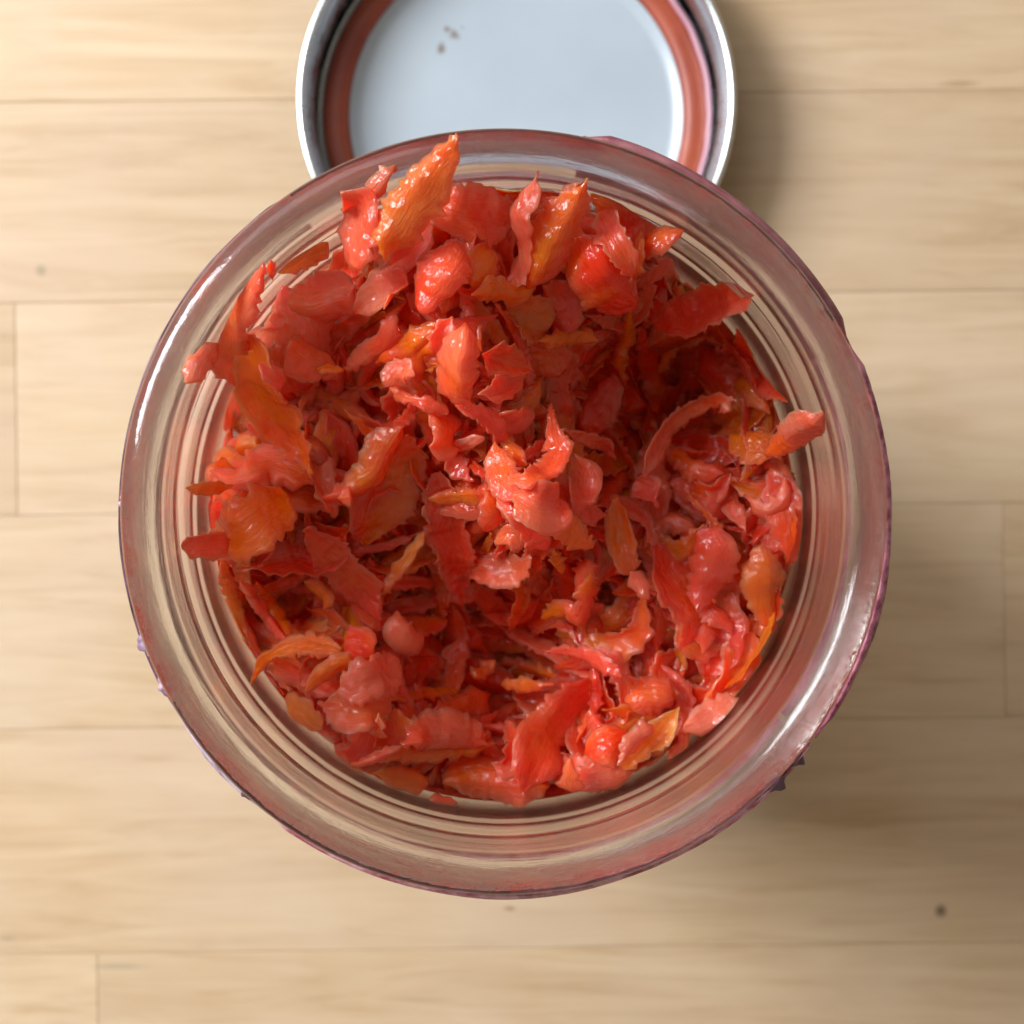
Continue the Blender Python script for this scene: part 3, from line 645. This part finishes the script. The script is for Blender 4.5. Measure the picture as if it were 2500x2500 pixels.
 ('bright orange piece on the lower left glass wall', 'OO', [(695,1700,40,.0),(745,1740,74,.1),(790,1775,50,.1)], {}),
 ('orange leaf between the salmon slab and the pale triangle', 'OR', [(965,1730,50,.35),(965,1785,90,.35),(925,1830,60,.3)], {}),
 ('small cream-coloured triangle at the lower left', 'LY', [(924,1745,8,.8),(925,1775,36,.8),(928,1800,40,.75)], dict(thick=.08)),
 ('ragged glossy pink flake near the bottom of the heap', 'LP', [(975,1822,18,.9),(1030,1795,70,1.0),(1090,1790,92,1.0),(1150,1800,66,.95),(1195,1815,12,.9)], dict(roll=.2)),
 ('long flat orange shred under the ragged glossy pink flake', 'OB', [(865,1868,8,.6),(950,1845,36,.7),(1070,1838,50,.75),(1150,1830,36,.75),(1208,1815,8,.8)], {}),
 ('thin pink stripe along the left end of the long flat orange shred', 'LV', [(858,1868,10,.8),(905,1852,22,.85),(975,1822,20,.9)], {}),
 ('brownish orange piece at the bottom glass wall', 'OB', [(905,1885,10,.3),(975,1900,56,.4),(1045,1915,50,.4)], {}),
 ('pale ragged nub above the shiny pink slab', 'LV', [(968,1495,24,.8),(975,1535,66,.9),(1005,1560,60,.9),(1045,1545,10,.85)], dict(thick=.15)),
 ('small forked orange slip in the dark hollow of the lower half', 'YP', [(1150,1655,36,.8),(1180,1635,34,.85),(1212,1608,10,.9)], {}),
 ('wide salmon band along the bottom glass wall', 'PR', [(1080,1905,60,.3),(1160,1890,90,.4),(1250,1905,100,.4),(1340,1925,70,.3)], dict(roll=-.3)),
 ('tiny pink crumb stuck on the bottom glass', 'LP', [(1050,1952,20,-.2),(1080,1957,30,-.2),(1112,1962,16,-.2)], {}),
 ('broad salmon column rising from the bottom right of the heap', 'PR', [(1275,1930,70,.6),(1300,1860,120,.7),(1340,1780,130,.6),(1395,1710,110,.5),(1435,1655,60,.4)], dict(thick=.3, cup=-.35)),
 ('orange chunk right of the broad salmon column', 'OR', [(1430,1850,50,.3),(1475,1815,90,.4),(1535,1790,50,.4)], dict(thick=.25)),
 ('shiny pink rib beside the orange chunk', 'LP', [(1508,1868,10,.7),(1540,1815,44,.8),(1595,1775,50,.8)], dict(thick=.15, roll=.5)),
 ('orange strip with a pale edge at the lower right wall', 'OY', [(1500,1890,20,.4),(1565,1835,44,.5),(1620,1785,56,.6),(1660,1725,16,.7)], dict(roll=-.4)),
 ('bright salmon slab resting on the lower right glass wall', 'LL', [(1670,1785,50,.7),(1725,1755,66,.75),(1775,1725,66,.75),(1800,1712,40,.7)], dict(thick=.2, roll=-.1)),
 ('small salmon tail hanging left of the bright salmon slab', 'LP', [(1628,1855,16,.5),(1660,1825,30,.55),(1682,1785,22,.6)], {}),
 ('dusky red flake above the lower right orange strip', 'DV', [(1530,1710,50,.4),(1590,1700,90,.45),(1650,1705,50,.45)], {}),
 ('narrow pink lip arching over the dark hollow lower right of centre', 'PV', [(1325,1590,12,1.0),(1395,1592,26,1.1),(1465,1615,38,1.15),(1518,1655,22,1.1)], dict(thick=.12, roll=.5)),
 ('thin orange slip lying in the dark lower hollow', 'OP', [(1225,1668,20,.9),(1280,1672,36,.95),(1352,1672,8,.95)], {}),
 ('bent orange strip right of the middle of the lower half', 'OP', [(1320,1510,30,.7),(1375,1485,34,.75),(1415,1510,34,.75),(1432,1460,40,.85),(1440,1400,46,.9)], dict(roll=.4)),
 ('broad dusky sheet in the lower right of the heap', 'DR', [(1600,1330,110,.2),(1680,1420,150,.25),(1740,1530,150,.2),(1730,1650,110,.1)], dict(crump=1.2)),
 ('orange slab standing against the right glass wall', 'OB', [(1850,1330,70,.3),(1868,1410,110,.35),(1875,1490,70,.3),(1895,1540,16,.3)], dict(roll=-.3)),
 ('crimson-pink slab on the right glass wall above the orange slab', 'VP', [(1880,1150,70,.1),(1915,1240,90,.1),(1935,1330,60,.1),(1925,1385,20,.1)], dict(roll=.3)),
 ('pink slab low on the right glass wall', 'VP', [(1840,1540,50,.2),(1810,1630,90,.2),(1740,1720,50,.2)], dict(roll=.3)),
 ('short salmon spike at the bottom right of the heap', 'LP', [(1395,1845,10,.9),(1392,1890,44,.8),(1400,1930,60,.6)], {}),
 ('salmon slab along the lower right glass', 'PL', [(1400,1925,50,.3),(1480,1900,70,.4),(1550,1875,40,.4)], {}),
 ('forked salmon leg left of the broad column', 'LP', [(1240,1760,26,.7),(1255,1820,40,.75),(1235,1870,56,.75),(1205,1865,16,.75)], {}),
 ('blunt pink stump right of the small orange hook', 'VP', [(1440,1370,40,.6),(1432,1410,52,.7),(1425,1470,36,.6)], dict(thick=.22)),
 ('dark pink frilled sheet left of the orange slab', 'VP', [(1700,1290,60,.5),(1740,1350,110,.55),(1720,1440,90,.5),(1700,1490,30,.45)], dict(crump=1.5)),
 ('red strand dropping into the deep hollow at the right', 'RD', [(1560,800,40,.4),(1590,880,60,.3),(1610,960,70,.3),(1600,1010,40,.3)], {}),
 ('long salmon ledge across the dark lower left hollow', 'RP', [(1190,1700,60,.5),(1130,1720,60,.5),(1060,1740,50,.45)], {}),
]
heroes = []
for i, h in enumerate(HERO):
    lab, cc, pts, kw = h
    if not kw.get('absz'): pts = [(p[0], p[1], p[2], p[3]*.66+.04) for p in pts]
    shred('vegetable_shred', lab, cc, pts, 100+i, GR, **kw)
    mx = sum(p[0] for p in pts)/len(pts); my = sum(p[1] for p in pts)/len(pts)
    heroes.append((mx, my, lab))

# smaller shreds between the large ones, each with its own label
def inside(x, y, m=690): return math.hypot(x-1240, y-1238) < m
CW = {'P': 'salmon', 'L': 'pale pink', 'O': 'orange', 'R': 'red', 'D': 'dark red', 'V': 'dusky pink', 'Y': 'light orange', 'B': 'brownish'}
used = {}
fill_pts = []
tries = 0
while len(fill_pts) < 175 and tries < 20000:
    tries += 1
    x = rnd.uniform(540, 1940); y = rnd.uniform(520, 1950)
    if not inside(x, y, 675): continue
    if min([math.hypot(x-a, y-b) for a, b in fill_pts] or [999]) < 58: continue
    fill_pts.append((x, y))
for i, (x, y) in enumerate(fill_pts):
    a = rnd.uniform(0, 2*math.pi); L = rnd.uniform(130, 330); wd = rnd.uniform(22, 74)
    cc = rnd.choice(['PP', 'PR', 'OP', 'OO', 'RO', 'RP', 'VP', 'PL', 'RO', 'LP', 'RP'])
    bend = rnd.uniform(-.9, .9); pts = []; a = math.atan2(y-1100, x-1240) + (math.pi/2 if rnd.random() < .45 else 0) + rnd.gauss(0, .5)
    dz = rnd.uniform(-.3, .16)
    t0 = rnd.uniform(-.5, .5)
    for k in range(4):
        s = k/3-.5
        aa = a+bend*s*2
        pts.append((x+math.cos(aa)*L*s, y+math.sin(aa)*L*s, wd*(.15+.85*math.sin(math.pi*(k+.4)/3.9)), dz+t0*s))
    best = sorted(heroes, key=lambda h: math.hypot(h[0]-x, h[1]-y))
    size = 'narrow' if wd < 38 else ('broad' if wd > 56 else 'plain')
    lab = None
    for hx, hy, hl in best[:6]:
        dx, dy = x-hx, y-hy
        di = ('right of' if dx > 0 else 'left of') if abs(dx) > abs(dy) else ('below' if dy > 0 else 'above')
        hs = ' '.join(hl.split()[:8])
        for stop in (' in', ' a', ' the', ' of', ' with', ' and', ' at', ' on', ' to', ' left', ' right', ' between', ' under', ' over', ' against', ' along', ' its', ' below', ' above', ' behind', ' near', ' lower', ' upper'):
            pass
        words = hl.split()[:9]
        while words[-1] in ('in', 'a', 'the', 'of', 'with', 'and', 'at', 'on', 'to', 'left', 'right', 'between', 'under', 'over', 'against', 'along', 'its', 'below', 'above', 'behind', 'near', 'lower', 'upper', 'glass', 'up', 'small', 'long', 'large', 'dark', 'pale', 'glossy', 'wide', 'thin', 'from', 'back', 'running', 'orange', 'pointing', 'lying', 'joined'):
            words.pop()
        lab_ = '%s %s shred %s the %s' % (size, CW[cc[0]], di, ' '.join(words))
        if len(lab_.split()) <= 16 and lab_ not in used: lab = lab_; break
    if lab is None: lab = '%s %s shred %s near the %s' % ('tiny', CW[cc[0]], 'half buried', ' '.join(best[0][2].split()[:7]))
    used[lab] = 1
    shred('vegetable_shred', lab, cc, pts, 900+i, GR, thick=rnd.uniform(.07, .2), crump=1.2, res=.85, pull=True)

# the packed mass below, past counting
def merged(name, n, gen, mat):
    VS = []; FS = []; CS = []; FB = []
    for i in range(n):
        pts, cc, kw = gen(i)
        vs, fs, cs, fb = shred_geo(pts, COL[cc[0]], COL[cc[1]], 5000+i, **kw)
        b = len(VS); VS += [tuple(v*CM) for v in vs]; FS += [tuple(b+q for q in f) for f in fs]; CS += cs; FB += fb
    return VS, FS, CS, FB
def gen_top(i):
    while True:
        x = rnd.uniform(500, 1980); y = rnd.uniform(480, 1990)
        if inside(x, y, 712): break
    a = rnd.uniform(0, 6.3); L = rnd.uniform(120, 330); wd = rnd.uniform(30, 95); bend = rnd.uniform(-.8, .8)
    dz = rnd.uniform(-.75, -.05); t0 = rnd.uniform(-.5, .5)
    pts = [(x+math.cos(a+bend*(k/3-.5))*L*(k/3-.5), y+math.sin(a+bend*(k/3-.5))*L*(k/3-.5), wd*(.2+.8*math.sin(math.pi*(k+.4)/3.9)), dz+t0*(k/3-.5)) for k in range(4)]
    return pts, rnd.choice(['DR', 'RR', 'RP', 'OR', 'PV', 'RO', 'PR']), dict(res=.6, thick=.12, pull=True)
VS, FS, CS, FB = merged('m', 560, gen_top, sm)
# side slips pressed on the glass all the way down
b = len(VS)
for i in range(420):
    th = rnd.uniform(0, 2*math.pi); zz = rnd.uniform(.9, 13.4); L = rnd.uniform(.8, 2.4); wd = rnd.uniform(.25, .8)
    a = rnd.uniform(-1.2, 1.2); cA, cB = rnd.choice([('P', 'R'), ('O', 'O'), ('L', 'P'), ('O', 'Y'), ('R', 'O')])
    o3 = Vector((rnd.uniform(-9, 9),)*3); W = 6; base = len(VS); nu = 12
    rr = (3.80 if zz > 12.6 else 3.93)-rnd.uniform(0, .12)
    if zz < 1.6: rr -= .35
    for s in range(nu+1):
        for j in range(W+1):
            u = (s/nu-.5)*L; v = (j/W-.5)*wd*(.4+.6*math.sin(math.pi*(s+.5)/(nu+1)))*(1+.4*noise.noise(Vector((s*.6, j*.1, i*1.3))))
            tt = th + (u*math.cos(a)-v*math.sin(a))/rr; z2 = zz + u*math.sin(a)+v*math.cos(a)
            r2 = rr-.05+.05*noise.noise(Vector((s*.5, j*.5, i)))
            VS.append(((JX+r2*math.cos(tt))*CM, (JY+r2*math.sin(tt))*CM, max(.75, z2)*CM))
            m = .5+.5*noise.noise(Vector((s*.3, j*.3, i*2.0)))
            CS.append([COL[cA][x]*(1-m)+COL[cB][x]*m for x in range(3)])
    for s in range(nu):
        for j in range(W):
            q = base+s*(W+1)+j; FS.append((q, q+1, q+W+2, q+W+1))
# lumpy core
NR, NT = 44, 120; base = len(VS)
for ir in range(NR+1):
    for it in range(NT):
        th = it/NT*2*math.pi; r_ = 3.79*ir/NR
        X, Y = JX+r_*math.cos(th), JY+r_*math.sin(th)
        d = H-13.0; px_, py_ = X*PX/T/d+PX, PX-Y*PX/T/d
        zz = hmap(px_, py_)-.5+.35*noise.noise(Vector((X*1.3, Y*1.3, 3)))+.15*noise.noise(Vector((X*4, Y*4, 3)))
        if ir == NR: zz = 13.35
        zz = min(zz, 15.2)
        VS.append((X*CM, Y*CM, zz*CM)); CS.append([COL['R'][x] for x in range(3)])
for ir in range(NR):
    for it in range(NT):
        i2 = (it+1) % NT
        FS.append((base+ir*NT+it, base+(ir+1)*NT+it, base+(ir+1)*NT+i2, base+ir*NT+i2))
prev = base+NR*NT
for kz in range(1, 14):
    zz = 12.9-kz*.93; st = len(VS)
    for it in range(NT):
        th = it/NT*2*math.pi; rr = (3.74 if zz > 12.4 else 3.80 if zz > 1.5 else 3.4)+.05*noise.noise(Vector((math.cos(th)*4, math.sin(th)*4, zz*2)))
        VS.append(((JX+rr*math.cos(th))*CM, (JY+rr*math.sin(th))*CM, zz*CM))
        m = .5+.8*noise.noise(Vector((math.cos(th)*5, math.sin(th)*5, zz*2.5)))
        CS.append([COL['R'][x]*(1-m)+COL['O'][x]*m for x in range(3)])
    for it in range(NT):
        i2 = (it+1) % NT; FS.append((prev+it, st+it, st+i2, prev+i2))
    prev = st
FS.append(tuple(prev+it for it in range(NT)))
NSH = len(FB)
while len(FB) < len(VS):
    v = VS[len(FB)]; FB.append((math.atan2(v[1], v[0])*9, v[2]*200, v[0]*100))
mass = mesh_obj('packed_shreds', VS, FS, sm, cols=CS, fib=[(f_[0], f_[1], min(f_[2], 1.0) if i_ < NSH else 0.0) for i_, f_ in enumerate(FB)])
tag(mass, 'packed mass of fine pink and orange gratings filling the jar', 'grated vegetables', kind='stuff')
